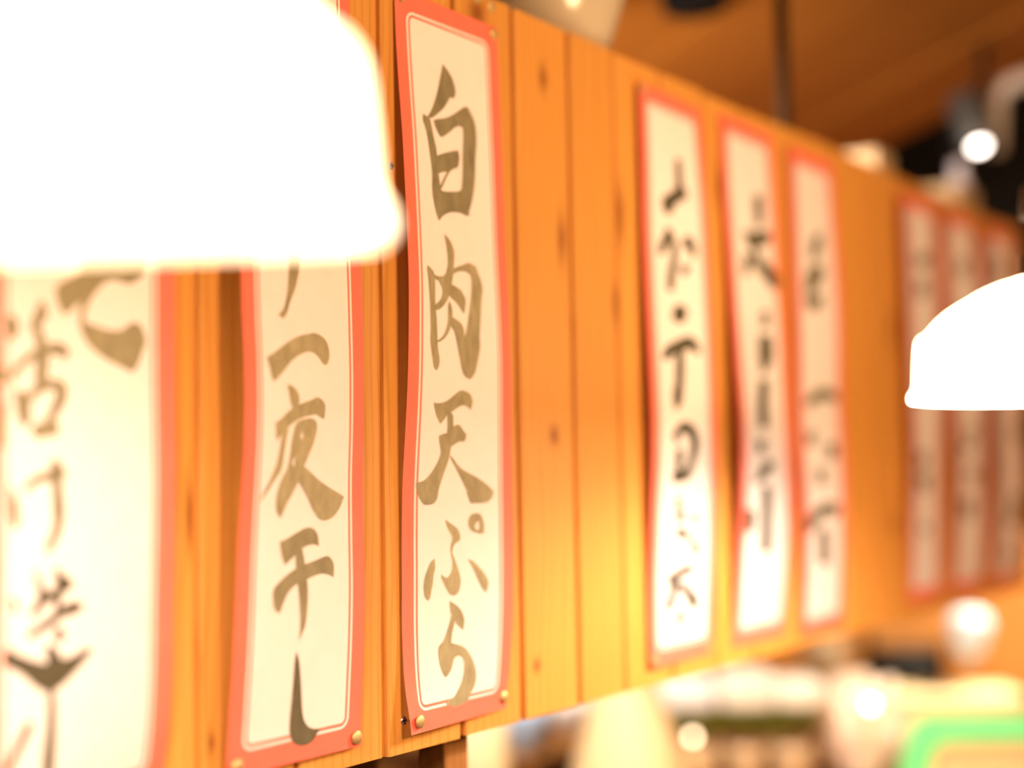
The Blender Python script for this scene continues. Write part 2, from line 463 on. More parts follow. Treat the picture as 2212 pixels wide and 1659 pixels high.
INK = [
 ('C', 'char1', 0.3, [
  [55.2,47.9,58.2,49.7,62.0,52.0,64.5,54.7,66.9,57.0,69.2,61.6,70.4,66.5,69.6,71.2,66.1,74.4,64.2,73.2,61.7,74.5,59.8,77.7,54.1,84.0,50.4,87.1,45.2,90.7,39.3,94.9,35.8,96.3,32.6,95.3,38.5,88.5,43.2,80.0,46.8,72.9,50.7,61.9,53.9,53.5],
  [26.9,94.6,31.1,95.3,35.2,96.4,36.0,100.3,37.7,107.5,39.1,113.4,41.0,119.3,41.3,125.5,42.1,130.3,42.4,137.8,43.1,143.9,43.8,150.6,46.0,152.7,58.3,151.2,71.3,148.7,73.0,142.7,73.9,136.2,74.9,127.1,75.0,119.5,76.5,110.2,77.6,102.3,77.3,96.0,72.9,94.9,66.5,97.4,62.2,100.8,55.7,105.2,48.3,109.4,45.2,107.3,42.0,102.9,40.4,99.4,40.1,96.7,44.8,95.0,54.9,92.4,65.4,87.4,74.0,81.8,82.6,76.8,86.3,77.4,88.5,80.8,92.4,85.2,94.5,90.0,95.3,96.4,95.0,105.5,93.3,113.6,92.0,122.9,90.9,133.4,89.3,142.7,86.5,152.1,82.7,160.3,80.3,164.5,81.9,166.2,76.9,168.2,70.7,166.5,63.4,166.7,55.1,167.9,46.7,171.3,40.3,176.8,37.6,172.0,35.2,164.9,33.7,157.8,33.4,149.2,34.5,141.6,33.9,134.3,32.7,124.6,31.1,114.9,29.9,107.7,28.0,103.1,25.9,99.2],
  [40.9,125.2,50.4,121.4,60.7,118.0,69.1,115.8,70.8,120.2,70.0,125.4,68.0,130.2,63.9,131.3,58.6,133.8,55.3,136.8,50.8,142.6,45.2,150.7,43.5,149.4,47.8,143.1,53.8,135.6,48.2,136.8,42.2,139.3,41.2,131.7],
 ]),
 ('C', 'char2', 0.42, [
  [23.8,213.8,30.5,217.3,31.8,221.1,32.2,228.8,31.9,236.7,31.8,241.9,32.7,248.3,33.6,254.7,34.0,263.7,34.1,270.2,35.1,277.9,37.4,285.5,36.4,290.7,33.8,294.1,30.4,292.3,29.1,287.2,26.9,278.4,25.5,270.8,26.3,263.0,26.0,252.7,25.6,242.4,24.7,232.2,23.9,223.2,22.3,215.6],
  [31.0,220.1,37.7,221.1,45.2,219.6,56.3,212.5,64.5,209.8,71.3,207.4,77.8,205.3,82.7,206.8,87.2,207.6,88.6,212.3,92.1,217.3,95.0,225.3,92.7,232.3,91.2,241.9,89.9,252.9,88.2,263.8,89.2,271.9,86.9,280.1,83.9,288.3,82.9,292.4,76.8,299.3,72.1,298.9,67.2,295.8,64.4,290.6,61.9,281.5,59.3,273.8,57.6,267.3,55.9,262.1,54.5,258.9,57.9,253.4,64.4,255.5,67.4,260.0,68.3,266.6,71.0,262.4,73.2,254.2,75.9,243.3,78.5,233.6,80.0,224.0,79.7,215.9,75.3,213.7,68.7,213.4,61.9,214.5,55.1,217.5,46.1,222.8,37.5,224.4,32.0,223.7],
  [46.3,186.7,51.6,189.1,55.7,193.2,58.6,199.5,57.4,206.3,56.1,215.8,54.4,222.0,52.3,227.5,49.5,234.3,46.6,239.2,41.2,244.3,34.8,247.7,31.9,247.3,32.0,243.1,34.9,241.6,39.2,238.6,41.9,233.1,40.5,228.7,37.4,225.0,35.5,222.0,45.2,219.6,48.9,212.6,49.8,205.9,48.9,196.7],
  [52.0,225.3,57.8,226.5,62.1,228.1,65.4,228.8,67.5,232.0,71.3,235.6,70.4,241.1,68.4,247.6,64.8,244.2,58.5,238.8,53.1,236.6,49.1,234.0],
  [49.4,239.0,52.9,243.9,53.3,250.5,51.8,257.2,49.1,262.6,45.9,266.1,41.8,269.7,35.0,272.5,33.3,271.8,35.0,270.5,39.7,268.5,43.8,264.3,47.2,257.5,48.4,250.9,47.9,244.3],
  [52.4,251.2,58.0,253.0,64.4,255.5,67.4,260.0,68.3,266.6,66.2,270.7,60.8,271.0,57.6,267.3,55.5,261.5,51.4,258.8],
 ]),
 ('C', 'char3', 0.42, [
  [30.8,318.6,33.8,319.4,39.8,319.0,46.9,317.3,53.9,313.4,60.0,309.5,64.6,308.0,70.5,308.9,75.9,310.7,79.2,315.2,78.3,320.6,76.8,323.3,71.9,320.7,66.6,319.8,62.5,321.0,57.4,323.5,52.7,325.8,47.3,327.9,44.4,331.8,39.6,335.3,37.4,332.0,34.3,328.2,32.4,323.1],
  [47.9,326.6,52.7,325.8,55.5,329.0,55.0,332.9,55.8,336.2,54.6,342.1,53.2,348.6,53.4,353.8,52.1,359.0,49.9,365.5,46.3,372.0,43.6,378.4,40.4,384.8,39.0,391.2,40.7,387.8,36.6,396.5,24.8,397.6,21.0,395.0,15.2,386.6,14.2,379.8,21.7,379.3,28.1,375.6,33.6,370.5,38.1,364.8,40.8,360.3,42.0,356.4,39.3,348.7,38.6,344.2,43.9,342.5,47.9,342.2,48.7,337.0,48.1,331.8],
  [54.4,337.1,60.8,334.8,64.0,336.1,67.2,339.3,71.9,343.2,70.5,347.2,69.1,348.9,63.4,348.3,56.4,351.2,53.0,353.2,52.0,344.7],
  [52.1,359.0,56.8,362.3,62.0,366.9,68.2,370.9,80.5,375.0,90.9,379.1,101.3,384.7,106.7,389.1,106.7,388.7,104.1,394.0,98.8,397.2,90.5,397.6,80.3,397.3,78.3,397.7,75.9,393.9,73.2,388.6,74.0,388.1,69.4,381.4,64.3,374.8,58.0,366.9,53.4,361.6],
 ]),
 ('C', 'char4', 0.45, [
  [47.9,408.9,52.6,411.4,59.4,414.6,63.3,417.3,65.9,422.4,65.2,426.3,60.3,427.6,57.4,429.8,55.4,434.8,58.3,438.9,61.2,444.3,64.1,450.9,66.1,457.6,65.1,462.7,62.2,467.7,54.4,468.6,49.6,462.8,45.7,457.4,42.8,452.7,43.2,450.8,48.6,454.4,53.4,452.1,55.9,447.8,56.3,442.7,54.8,437.4,53.5,432.8,54.5,428.3,56.8,423.3,53.6,419.2,49.7,414.5],
  [35.7,438.2,36.2,442.7,36.8,445.9,34.3,450.2,33.7,457.8,31.5,464.0,31.1,467.7,28.1,470.0,24.9,467.2,23.5,462.1,23.3,457.0,25.0,450.8,27.8,446.0,30.6,441.1],
  [74.1,440.9,80.1,442.5,84.1,445.7,90.1,450.0,95.2,454.3,99.4,460.0,98.5,465.2,96.0,469.0,91.3,464.7,87.1,459.1,83.0,452.2,79.0,446.7],
  [84.3,405.1,90.4,406.3,93.5,411.7,94.5,417.1,93.4,421.7,87.3,421.8,84.2,420.6,84.3,418.5,87.3,418.8,88.3,415.5,87.3,411.5,84.3,412.7],
  [84.5,405.1,78.3,405.8,75.8,409.0,74.8,413.0,76.2,417.0,80.2,419.8,84.4,420.7,84.5,418.5,82.7,416.8,82.3,415.2,84.5,412.5],
 ]),
 ('C', 'char5', 0.4, [
  [52.9,472.1,57.3,474.0,62.3,476.7,67.2,481.1,70.3,486.5,70.7,490.5,68.9,496.2,64.3,493.1,60.4,490.1,57.4,485.3,54.5,482.5,53.3,477.3],
  [54.0,476.0,57.4,480.2,59.4,486.8,57.4,493.1,55.4,498.0,54.7,504.4,60.3,506.0,66.3,507.6,72.4,510.8,77.6,516.0,81.9,521.7,85.3,528.6,85.9,535.3,84.4,540.3,81.2,544.5,77.8,546.6,76.7,550.4,71.1,552.8,63.2,553.5,57.6,554.1,51.2,551.8,46.0,549.7,48.3,547.5,55.9,546.7,61.5,542.4,67.1,536.7,70.0,529.4,70.4,522.9,69.4,518.3,66.3,515.7,62.2,515.2,58.1,516.3,56.1,521.2,54.0,526.1,47.7,530.1,43.5,525.4,40.2,516.8,39.4,509.1,40.1,505.4,44.5,503.3,47.5,499.8,50.5,493.7,53.5,487.6,55.4,482.6],
 ]),
 ('B', 'char1', 0.4, [
  [48.9,207.5,60.3,205.9,58.8,225.6,57.7,233.3,55.8,238.9,53.1,246.7,48.7,253.5,46.2,258.0,44.3,263.5,40.1,268.1,34.7,265.9,39.6,262.3,42.2,258.4,44.9,249.6,46.4,239.9,47.4,227.0],
 ]),
 ('B', 'char2', 0.45, [
  [21.6,295.0,26.3,293.1,32.7,289.6,40.9,284.8,50.8,279.9,60.7,277.0,68.2,275.9,69.9,275.0,77.5,275.7,84.2,279.1,87.1,283.8,87.8,290.3,86.1,295.3,82.0,297.4,78.4,294.2,75.1,291.1,70.1,288.7,63.5,288.6,55.1,291.3,48.4,294.9,42.5,299.5,36.8,305.0,28.9,310.8,26.6,308.6,25.0,302.5],
 ]),
 ('B', 'char3', 0.45, [
  [42.0,312.1,48.0,312.8,52.9,316.3,55.0,321.0,53.7,326.3,48.0,328.6,45.5,324.5,44.0,318.3],
  [29.5,337.9,35.1,335.7,41.5,330.9,49.6,326.4,59.5,323.5,69.5,321.0,72.9,319.0,78.9,320.7,82.9,324.3,82.4,329.7,81.2,334.3,76.3,333.1,72.9,331.1,64.5,332.4,56.1,334.2,49.6,336.9,43.1,340.2,37.7,344.5,31.3,349.9,30.6,343.5],
  [36.9,343.4,43.1,340.2,42.6,345.4,40.6,352.7,39.5,360.0,38.4,368.3,34.0,373.4,28.1,379.5,22.5,385.5,17.5,390.2,20.1,384.4,25.0,378.4,29.9,370.3,33.3,363.1,35.2,354.8,36.3,347.6],
  [51.2,336.9,57.8,335.2,57.2,343.6,55.6,345.2,55.7,347.4,57.9,348.6,57.1,357.9,52.3,360.0,48.4,362.6,47.7,364.2,52.9,370.5,49.8,372.5,43.2,369.3,44.5,364.2,46.1,357.9,46.6,350.6,49.0,343.2],
  [57.5,335.2,66.2,333.6,72.1,335.4,73.8,339.6,72.3,345.0,70.1,351.4,65.5,358.9,61.2,366.3,57.8,370.5,52.2,371.5,50.1,362.6,54.7,358.9,56.9,353.7,57.8,348.4,59.5,346.2,58.0,344.2],
  [43.1,368.3,52.7,366.3,59.3,367.9,58.0,373.7,53.4,379.9,48.9,386.1,44.5,391.2,40.7,397.2,38.7,401.4,33.7,395.4,33.4,388.8,34.6,382.7,38.0,375.5],
  [49.6,368.4,59.2,365.8,67.7,370.6,76.4,376.1,88.5,381.6,100.7,386.3,105.1,388.5,102.4,392.9,99.6,397.0,93.6,402.2,85.2,404.6,78.6,403.3,73.5,398.3,71.0,396.1,66.9,389.7,61.7,383.2,56.6,377.9],
 ]),
 ('B', 'char4', 0.33, [
  [38.8,416.7,44.1,415.4,51.7,412.7,57.8,410.4,65.7,408.1,71.4,408.6,75.5,411.2,78.1,415.5,78.6,421.8,74.0,420.1,67.6,420.3,61.3,422.1,55.2,425.9,49.1,429.7,44.6,432.5,42.2,428.2,40.0,421.9],
  [33.2,447.6,38.9,443.5,46.3,438.9,55.4,435.3,64.7,432.8,74.1,431.3,80.6,429.6,87.9,428.4,92.8,431.9,94.6,436.9,93.6,444.2,88.7,441.9,82.2,440.3,74.2,441.4,64.8,443.9,55.6,445.8,48.1,450.4,43.9,457.3,40.6,464.2,36.0,461.7,34.0,456.4],
  [54.3,423.8,61.3,422.1,63.0,427.4,65.0,436.0,66.7,444.5,67.8,453.0,67.3,463.5,66.0,475.0,62.4,479.9,60.0,484.8,60.8,478.6,60.8,469.2,59.5,458.6,58.0,448.0,55.5,440.6,55.0,432.2],
 ]),
 ('B', 'char5', 0.16, [
  [57.9,491.1,61.0,496.5,63.0,506.1,64.8,516.9,66.1,527.6,67.7,536.2,71.1,542.0,76.6,545.8,86.7,547.4,82.9,549.2,80.9,553.1,75.7,556.0,68.2,556.3,62.1,554.2,57.4,550.3,55.2,543.7,55.2,534.3,56.1,520.9,56.7,508.5,56.8,497.0],
 ]),
 ('A', 'char1', 0.36, [
  [47.3,262.9,51.4,260.3,56.5,257.5,61.6,255.2,64.7,251.2,64.6,233.8,107.6,228.7,107.4,247.8,104.9,250.9,100.4,253.3,97.1,255.5,93.8,255.3,88.3,254.0,82.8,253.9,77.5,257.4,72.2,262.9,68.0,269.3,65.9,274.0,64.4,280.6,65.9,282.3,72.3,283.7,80.8,285.9,87.3,286.3,92.8,285.0,97.2,281.0,101.7,279.7,105.0,281.8,106.7,286.0,108.4,290.2,105.1,296.5,102.8,303.3,99.4,308.6,91.7,305.7,83.0,302.4,74.4,298.3,68.1,293.1,63.9,285.2,62.8,278.9,63.8,269.6,59.6,270.9,55.5,275.8,52.5,277.4,49.4,272.7,47.9,267.4],
 ]),
 ('A', 'char2', 0.3, [
  [15.2,282.5,19.0,281.3,21.8,283.7,23.0,288.0,21.4,292.5,19.1,294.8,17.1,291.9,15.7,287.6],
  [7.9,311.5,13.5,309.9,17.3,313.6,14.5,319.8,7.9,319.2],
  [9.0,337.2,13.6,330.2,15.5,338.8,15.1,353.5,11.9,354.3,8.1,347.5],
  [37.6,271.4,40.4,275.2,40.9,279.6,38.4,282.5,35.5,286.3,31.6,289.2,31.1,286.6,33.5,281.1,35.4,276.5],
  [34.0,287.2,37.5,287.9,39.0,292.2,40.5,297.5,41.5,302.8,41.0,309.9,40.6,316.2,35.6,319.9,34.1,317.3,35.1,310.2,35.6,303.1,35.0,296.0],
  [18.2,314.5,22.0,309.1,26.8,304.5,31.6,301.5,39.5,298.4,45.5,295.4,49.5,295.2,53.6,297.6,55.2,301.1,52.6,303.1,49.6,301.0,44.5,300.4,39.5,302.0,33.6,304.1,27.8,307.0,23.0,312.5,19.2,318.8],
  [21.6,323.0,24.9,322.9,29.8,326.3,30.3,330.6,29.8,336.8,30.3,341.2,27.0,343.0,24.1,338.7,22.6,331.7],
  [28.8,326.3,34.6,319.9,41.5,317.0,47.6,316.3,51.6,317.5,53.6,321.0,53.1,326.5,50.1,331.9,46.6,336.5,43.6,341.0,40.6,340.1,43.6,334.7,47.1,327.5,48.1,322.1,45.5,320.4,39.6,321.5,33.7,325.3,30.3,328.9],
  [32.3,342.9,37.7,341.0,43.6,340.5,47.6,340.9,49.1,344.4,45.6,347.6,38.7,347.7,34.2,349.0,32.3,346.4],
 ]),
 ('A', 'char3', 0.25, [
  [27.1,377.8,30.9,373.5,35.8,370.5,41.7,369.3,44.6,367.5,44.6,363.1,48.1,361.4,50.1,365.8,54.2,369.9,50.6,371.2,50.1,375.6,51.2,384.5,52.2,391.5,50.8,401.2,46.9,408.9,42.0,414.4,41.0,411.3,44.9,405.3,47.3,397.5,46.2,389.5,46.2,384.4,45.6,373.7,40.7,372.8,34.8,374.4,30.0,377.8,27.6,379.1],
  [19.5,374.2,20.9,380.2,23.4,385.5,23.9,392.3,23.6,397.4,22.5,400.0,20.6,399.0,18.7,390.4],
 ]),
 ('A', 'char4', 0.1, [
  [34.3,423.0,36.8,426.7,38.8,432.9,42.3,435.8,46.3,437.0,49.2,431.9,47.1,423.9,47.6,422.2,51.2,427.7,54.2,428.8,56.8,429.4,58.3,432.6,56.9,435.6,52.3,435.7,50.8,439.1,50.4,446.1,55.5,443.9,62.6,443.2,65.3,445.6,63.7,448.1,57.6,449.4,50.5,450.5,46.5,454.5,38.6,457.2,30.8,460.7,30.3,458.9,37.6,454.5,44.5,450.8,48.4,447.7,48.4,441.5,44.3,440.3,40.4,442.6,36.5,446.6,32.7,448.8,32.1,447.1,35.5,443.1,37.4,438.9,37.9,434.6,35.3,428.3],
  [47.6,459.8,50.1,456.6,52.6,457.7,53.2,461.3,50.7,464.5,48.6,463.4],
  [20.5,437.5,22.4,438.5,24.1,442.9,23.0,445.8,21.5,443.6],
  [15.6,470.1,17.5,465.7,19.4,464.6,21.3,468.2,28.0,471.5,34.9,474.5,41.8,476.6,43.8,473.4,42.2,466.2,43.7,465.5,47.7,468.6,49.7,471.4,51.3,475.1,56.9,475.3,63.0,473.4,69.3,470.5,71.4,470.3,69.3,473.6,64.1,478.4,58.0,483.8,52.0,488.3,46.0,491.4,41.0,490.3,34.0,485.1,28.1,479.2,22.3,476.0,16.6,473.2],
 ]),
 ('A', 'char5', 0.15, [
  [44.4,489.9,47.5,492.9,48.3,503.5,48.3,520.9,47.9,534.7,48.2,540.0,41.9,538.9,41.9,528.5,43.6,515.8,44.8,503.0],
  [30.5,506.9,33.5,507.3,32.6,511.5,28.8,517.7,24.0,525.4,20.3,533.1,16.5,532.4,20.2,524.7,25.8,515.5],
 ]),
 ('D', 'char1', 0.1, [
  [69.2,65.5,76.8,64.2,77.0,80.8,77.3,92.7,67.7,94.2,68.1,82.2],
  [38.2,111.3,57.7,102.1,72.9,92.5,82.7,92.8,87.5,99.4,75.5,103.5,60.6,109.9,54.5,119.8,45.7,122.3,39.7,118.3],
 ]),
 ('D', 'char2', 0.12, [
  [45.2,139.1,55.3,142.3,56.9,148.4,40.7,153.4,34.6,165.4,28.3,165.2,30.3,157.0,38.6,149.7],
  [52.8,148.0,61.4,152.3,60.8,166.9,55.9,176.4,49.7,199.5,41.4,200.3,45.2,181.1,54.6,167.6],
  [75.1,148.0,86.3,142.0,96.0,146.3,99.4,157.0,93.1,162.3,87.2,152.0,77.6,152.2],
  [67.7,176.1,87.0,174.0,80.1,179.3,69.5,180.4],
 ]),
 ('D', 'char3', 0.1, [
  [49.8,220.0,62.1,214.7,75.6,217.9,73.1,225.7,60.6,231.0,49.8,227.5],
  [26.2,268.5,31.0,260.0,48.1,254.0,66.1,248.5,81.3,245.7,94.0,250.4,99.4,259.0,90.3,259.3,79.9,253.4,61.7,258.1,43.8,262.2,34.7,268.9],
  [53.6,262.5,63.5,261.1,63.5,278.0,62.3,282.8,60.0,293.6,56.4,313.3,45.7,317.1,42.4,303.1,49.3,295.8,51.3,279.8],
 ]),
 ('D', 'char4', 0.07, [
  [40.0,346.1,51.6,334.9,66.6,331.9,81.5,337.0,89.2,346.6,89.1,357.4,79.5,368.1,72.3,384.1,62.4,386.6,40.0,388.0,37.8,383.6,56.9,380.7,65.0,379.7,72.2,368.1,77.4,357.4,76.1,346.7,69.0,340.0,59.2,337.7,50.5,342.0,47.6,351.3],
  [46.8,359.2,56.7,359.2,55.8,368.9,46.7,368.9],
  [46.0,368.0,53.0,368.9,52.4,383.8,45.4,383.7],
 ]),
 ('D', 'char5', 0.1, [
  [46.4,421.8,60.0,420.9,63.4,426.7,49.0,426.5],
  [82.2,422.6,90.4,427.3,83.7,431.5,78.8,427.3],
  [47.1,436.7,64.3,438.0,74.6,444.8,61.1,443.8,49.1,442.2],
  [72.5,444.0,87.3,451.9,95.9,462.5,89.1,464.8,80.1,453.6],
  [48.3,454.2,59.2,455.7,53.5,461.0],
  [47.2,406.5,53.1,406.7,54.1,416.3,47.8,416.1],
 ]),
 ('D', 'char6', 0.05, [
  [33.9,483.2,55.8,477.9,81.2,473.4,85.8,477.5,73.6,478.8,52.6,483.0,42.4,486.8,39.1,492.1],
  [55.7,488.8,70.8,494.9,82.7,502.2,96.3,509.2,86.4,518.8,77.9,508.9,68.5,498.9,57.6,493.1],
  [54.0,489.9,47.7,500.7,38.2,513.8,29.8,512.0,40.6,498.4,50.1,488.7],
  [55.5,517.1,63.4,517.8,63.7,530.1,55.8,529.3],
 ]),
 ('E', 'char1', 0.14, [
  [74.1,79.2,93.1,76.3,89.2,107.4,75.7,113.0,71.5,102.3],
  [39.6,123.5,59.8,124.9,90.1,118.0,109.4,118.1,106.0,126.2,74.9,134.9,59.7,141.4,48.3,135.3],
  [57.5,139.8,85.0,151.6,109.4,160.3,119.7,165.0,122.6,174.3,106.0,181.6,90.3,171.8,66.9,159.3],
  [39.7,149.4,58.1,149.1,46.8,168.9,32.1,172.3],
 ]),
 ('E', 'char2', 0.14, [
  [71.7,210.2,89.6,209.6,87.6,223.0,70.4,224.3],
  [63.5,237.7,90.0,235.9,95.8,250.6,82.3,270.0,64.2,276.5,58.1,260.2],
  [56.1,287.9,77.7,287.0,75.8,299.8,54.2,300.6],
 ]),
 ('E', 'char3', 0.12, [
  [54.4,293.7,71.6,293.0,70.1,315.2,69.0,335.4,49.3,335.8,48.5,317.6],
  [39.2,354.0,60.1,353.8,55.2,363.0,41.0,363.0],
 ]),
 ('E', 'char4', 0.1, [
  [61.7,374.8,84.2,378.6,68.3,384.9,47.6,393.7,29.5,397.0,41.4,387.3],
  [52.1,401.0,70.2,403.1,74.2,472.6,55.2,473.3],
  [11.1,424.9,32.9,429.2,32.5,447.0,13.5,448.0],
 ]),
 ('F', 'char1', 0.2, [
  [57.7,97.7,81.2,96.8,74.1,114.0,54.2,128.5,45.8,123.4],
  [34.9,144.6,62.7,133.6,82.7,137.6,69.7,151.2,50.3,167.1,28.4,169.1],
  [27.8,175.1,76.5,172.9,70.9,183.5,30.9,188.8],
 ]),
 ('F', 'char2', 0.25, [
  [20.5,301.8,44.8,287.3,80.8,282.0,110.7,289.1,108.2,295.3,76.0,292.3,49.0,297.1,31.2,305.5],
  [23.8,337.0,45.9,334.8,39.9,348.6,22.4,348.7],
 ]),
 ('F', 'char3', 0.16, [
  [44.4,380.2,67.0,380.4,64.9,393.3,44.8,393.0],
  [11.3,437.8,39.9,423.2,73.1,419.3,104.8,424.2,95.0,437.0,72.9,430.2,53.8,429.6,29.3,448.2,5.9,449.1],
  [45.4,448.9,70.7,450.0,74.3,490.9,45.4,489.0],
  [75.4,350.5,98.7,348.4,99.1,364.6,78.2,364.5],
 ]),
 ('G', 'char1', 0.2, [
  [38.2,86.6,92.4,76.4,96.4,87.9,45.3,95.6],
  [42.2,121.3,75.5,116.0,78.9,133.5,40.2,139.0],
 ]),
 ('G', 'char2', 0.25, [
  [27.0,359.8,68.2,357.9,56.7,375.2,26.8,375.0],
  [22.1,390.2,75.7,389.0,70.5,406.4,34.9,405.7],
  [44.4,459.5,72.7,458.8,67.4,468.2,50.4,467.4],
 ]),
 ('H', 'char1', 0.22, [
  [47.1,75.6,86.9,67.1,76.1,89.6,48.7,94.4],
 ]),
 ('H', 'char2', 0.22, [
  [51.4,320.6,89.0,322.1,79.2,334.8,55.4,337.1],
  [31.7,343.5,72.8,347.4,60.5,357.8,36.8,355.8],
  [54.2,386.8,97.6,383.1,91.9,399.8,67.0,401.5],
  [26.3,431.5,74.0,428.7,68.7,453.4,39.6,454.4],
 ]),
 ('I', 'char1', 0.2, [
  [34.8,56.9,76.4,50.1,74.0,70.8,39.7,76.6],
 ]),
 ('I', 'char2', 0.2, [
  [86.6,319.6,134.5,314.3,122.5,337.2,91.1,337.5],
  [77.0,429.1,120.8,427.9,122.1,455.1,72.8,460.1],
  [51.9,459.4,94.0,460.9,109.9,475.0,60.9,473.0],
  [55.6,512.5,82.2,511.7,86.2,527.6,59.0,526.0],
 ]),
]


NS = 16


def profile(arr, v):
    t = min(max(v, 0.0), 1.0) * (NS - 1)
    i = min(int(t), NS - 2); f = t - i
    p0 = arr[max(i - 1, 0)]; p1 = arr[i]; p2 = arr[i + 1]; p3 = arr[min(i + 2, NS - 1)]
    return (p1 + 0.5 * f * (p2 - p0 + f * (2 * p0 - 5 * p1 + 4 * p2 - p3 + f * (3 * (p1 - p2) + p3 - p0)))) / 1000.0


def depth(k, a, v):
    x0, x1, zt, h, dl, dr = STRIPS[k]
    return max(0.0009, (1 - a) * profile(dl, v) + a * profile(dr, v))


def strip_point(k, mx_, my_, lift=0.0):
    """mx_, my_ in mm from the strip's top left corner"""
    x0, x1, zt, h, dl, dr = STRIPS[k]
    a = mx_ / 1000.0 / (x1 - x0); v = my_ / 1000.0 / h
    return Vector((x0 + mx_ / 1000.0, -depth(k, a, v) - lift, zt - my_ / 1000.0))


def fatten(p, g):
    """push a closed outline outwards by g mm"""
    if not g:
        return p
    n = len(p)
    sgn = 1.0 if sum(p[i - 1][0] * p[i][1] - p[i][0] * p[i - 1][1] for i in range(n)) > 0 else -1.0
    out = []
    for i in range(n):
        a, c = p[i - 1], p[(i + 1) % n]
        tx, ty = c[0] - a[0], c[1] - a[1]
        l = math.hypot(tx, ty) or 1.0
        out.append((p[i][0] + sgn * ty / l * g, p[i][1] - sgn * tx / l * g))
    return out


def chaikin(p):
    out = []
    n = len(p)
    for i in range(n):
        a, b_, c = p[i - 1], p[i], p[(i + 1) % n]
        u = (b_[0] - a[0], b_[1] - a[1]); w = (c[0] - b_[0], c[1] - b_[1])
        lu = math.hypot(*u) or 1e-6; lw = math.hypot(*w) or 1e-6
        cs = (u[0] * w[0] + u[1] * w[1]) / (lu * lw)
        if cs < 0.35:
            out.append(b_)
        else:
            out.append((b_[0] - 0.25 * u[0], b_[1] - 0.25 * u[1]))
            out.append((b_[0] + 0.25 * w[0], b_[1] + 0.25 * w[1]))
    return out


LABELS = {
 'A': 'paper menu strip below the big lamp with two brush columns, cut by the frame edge',
 'B': 'paper menu strip half hidden by the big lamp, long hooked stroke at its foot',
 'C': 'sharp paper menu strip with five bold brush characters, uncovered by the big lamp',
 'D': 'slightly blurred paper menu strip standing alone past the bare boards, thin dark brush writing',
 'E': 'blurred paper menu strip first after the lone strip, faint column of writing',
 'F': 'blurred paper menu strip touching its neighbour on one side, bare boards on its other side',
 'G': 'very blurred menu strip above the tip of the small lamp, first of the far three',
 'H': 'very blurred menu strip behind the small lamp, middle of the far three',
 'I': 'very blurred menu strip at the board end, last of the far three',
}
strip_obj = {}
for k, (x0, x1, zt, h, dl, dr) in STRIPS.items():
    base = Vector(((x0 + x1) / 2, 0, zt - h))
    root = thing('menu_strip', LABELS[k], 'menu strip', base, 'paper menu strips on the plank board')
    strip_obj[k] = root
    bm = bmesh.new()
    uvl = bm.loops.layers.uv.new('mm')
    nu, nv = 8, 72
    w = x1 - x0
    g = [[bm.verts.new(strip_point(k, w * 1000 * i / nu, h * 1000 * j / nv) - base) for i in range(nu + 1)] for j in range(nv + 1)]
    for j in range(nv):
        for i in range(nu):
            f = bm.faces.new((g[j + 1][i], g[j + 1][i + 1], g[j][i + 1], g[j][i]))
            for lp, (jj, ii) in zip(f.loops, ((j + 1, i), (j + 1, i + 1), (j, i + 1), (j, i))):
                lp[uvl].uv = (w * ii / nu - w / 2, h / 2 - h * jj / nv)
    p = obj('paper', bm, M['paper'], root, True)
    p['half_size'] = [w / 2 - 0.0130, h / 2 - 0.0150, 0.0]

# far writing is only single marks: each mark is its own piece
MARKS = []
for (k, cname, tone, strokes) in INK:
    MARKS += [(k, cname, tone, [q]) for q in strokes] if k in 'GHI' else [(k, cname, tone, strokes)]
for (k, cname, tone, strokes) in MARKS:
    x0, x1, zt, h, dl, dr = STRIPS[k]
    root = strip_obj[k]; base = root.location
    bm = bmesh.new()
    grow = {'A': 1.0, 'D': 2.8, 'E': 2.6, 'F': 2.6, 'G': 3.0, 'H': 3.0, 'I': 3.0}.get(k, 0.0)
    for si, s in enumerate(strokes):
        pts = chaikin(chaikin(fatten([(s[i], s[i + 1]) for i in range(0, len(s), 2)], grow)))
        b2 = bmesh.new()
        co, _e, tri, _a, _b, _c = delaunay_2d_cdt([Vector(q) for q in pts], [], [list(range(len(pts)))], 1, 1e-4)
        vs2 = [b2.verts.new((q[0], q[1], 0)) for q in co]
        for q in tri:
            b2.faces.new([vs2[i] for i in q])
        ys = [q[1] for q in pts]; xs = [q[0] for q in pts]
        yy = math.ceil(min(ys) / 8) * 8
        while yy < max(ys):
            bmesh.ops.bisect_plane(b2, geom=b2.verts[:] + b2.edges[:] + b2.faces[:], plane_co=(0, yy, 0), plane_no=(0, 1, 0), dist=1e-4)
            yy += 8
        xx = math.ceil(min(xs) / 16) * 16
        while xx < max(xs):
            bmesh.ops.bisect_plane(b2, geom=b2.verts[:] + b2.edges[:] + b2.faces[:], plane_co=(xx, 0, 0), plane_no=(1, 0, 0), dist=1e-4)
            xx += 16
        mp = {}
        for v in b2.verts:
            mp[v] = bm.verts.new(strip_point(k, v.co.x, v.co.y, 0.0003 + 0.00006 * si) - base)
        for f in b2.faces:
            if f.calc_area() < 1e-7:
                continue
            try:
                nf = bm.faces.new([mp[v] for v in f.verts])
                nf.normal_update()
                if nf.normal.y > 0:
                    nf.normal_flip()
            except ValueError:
                pass
        b2.free()
    obj('brush_character', bm, ink(tone), root)

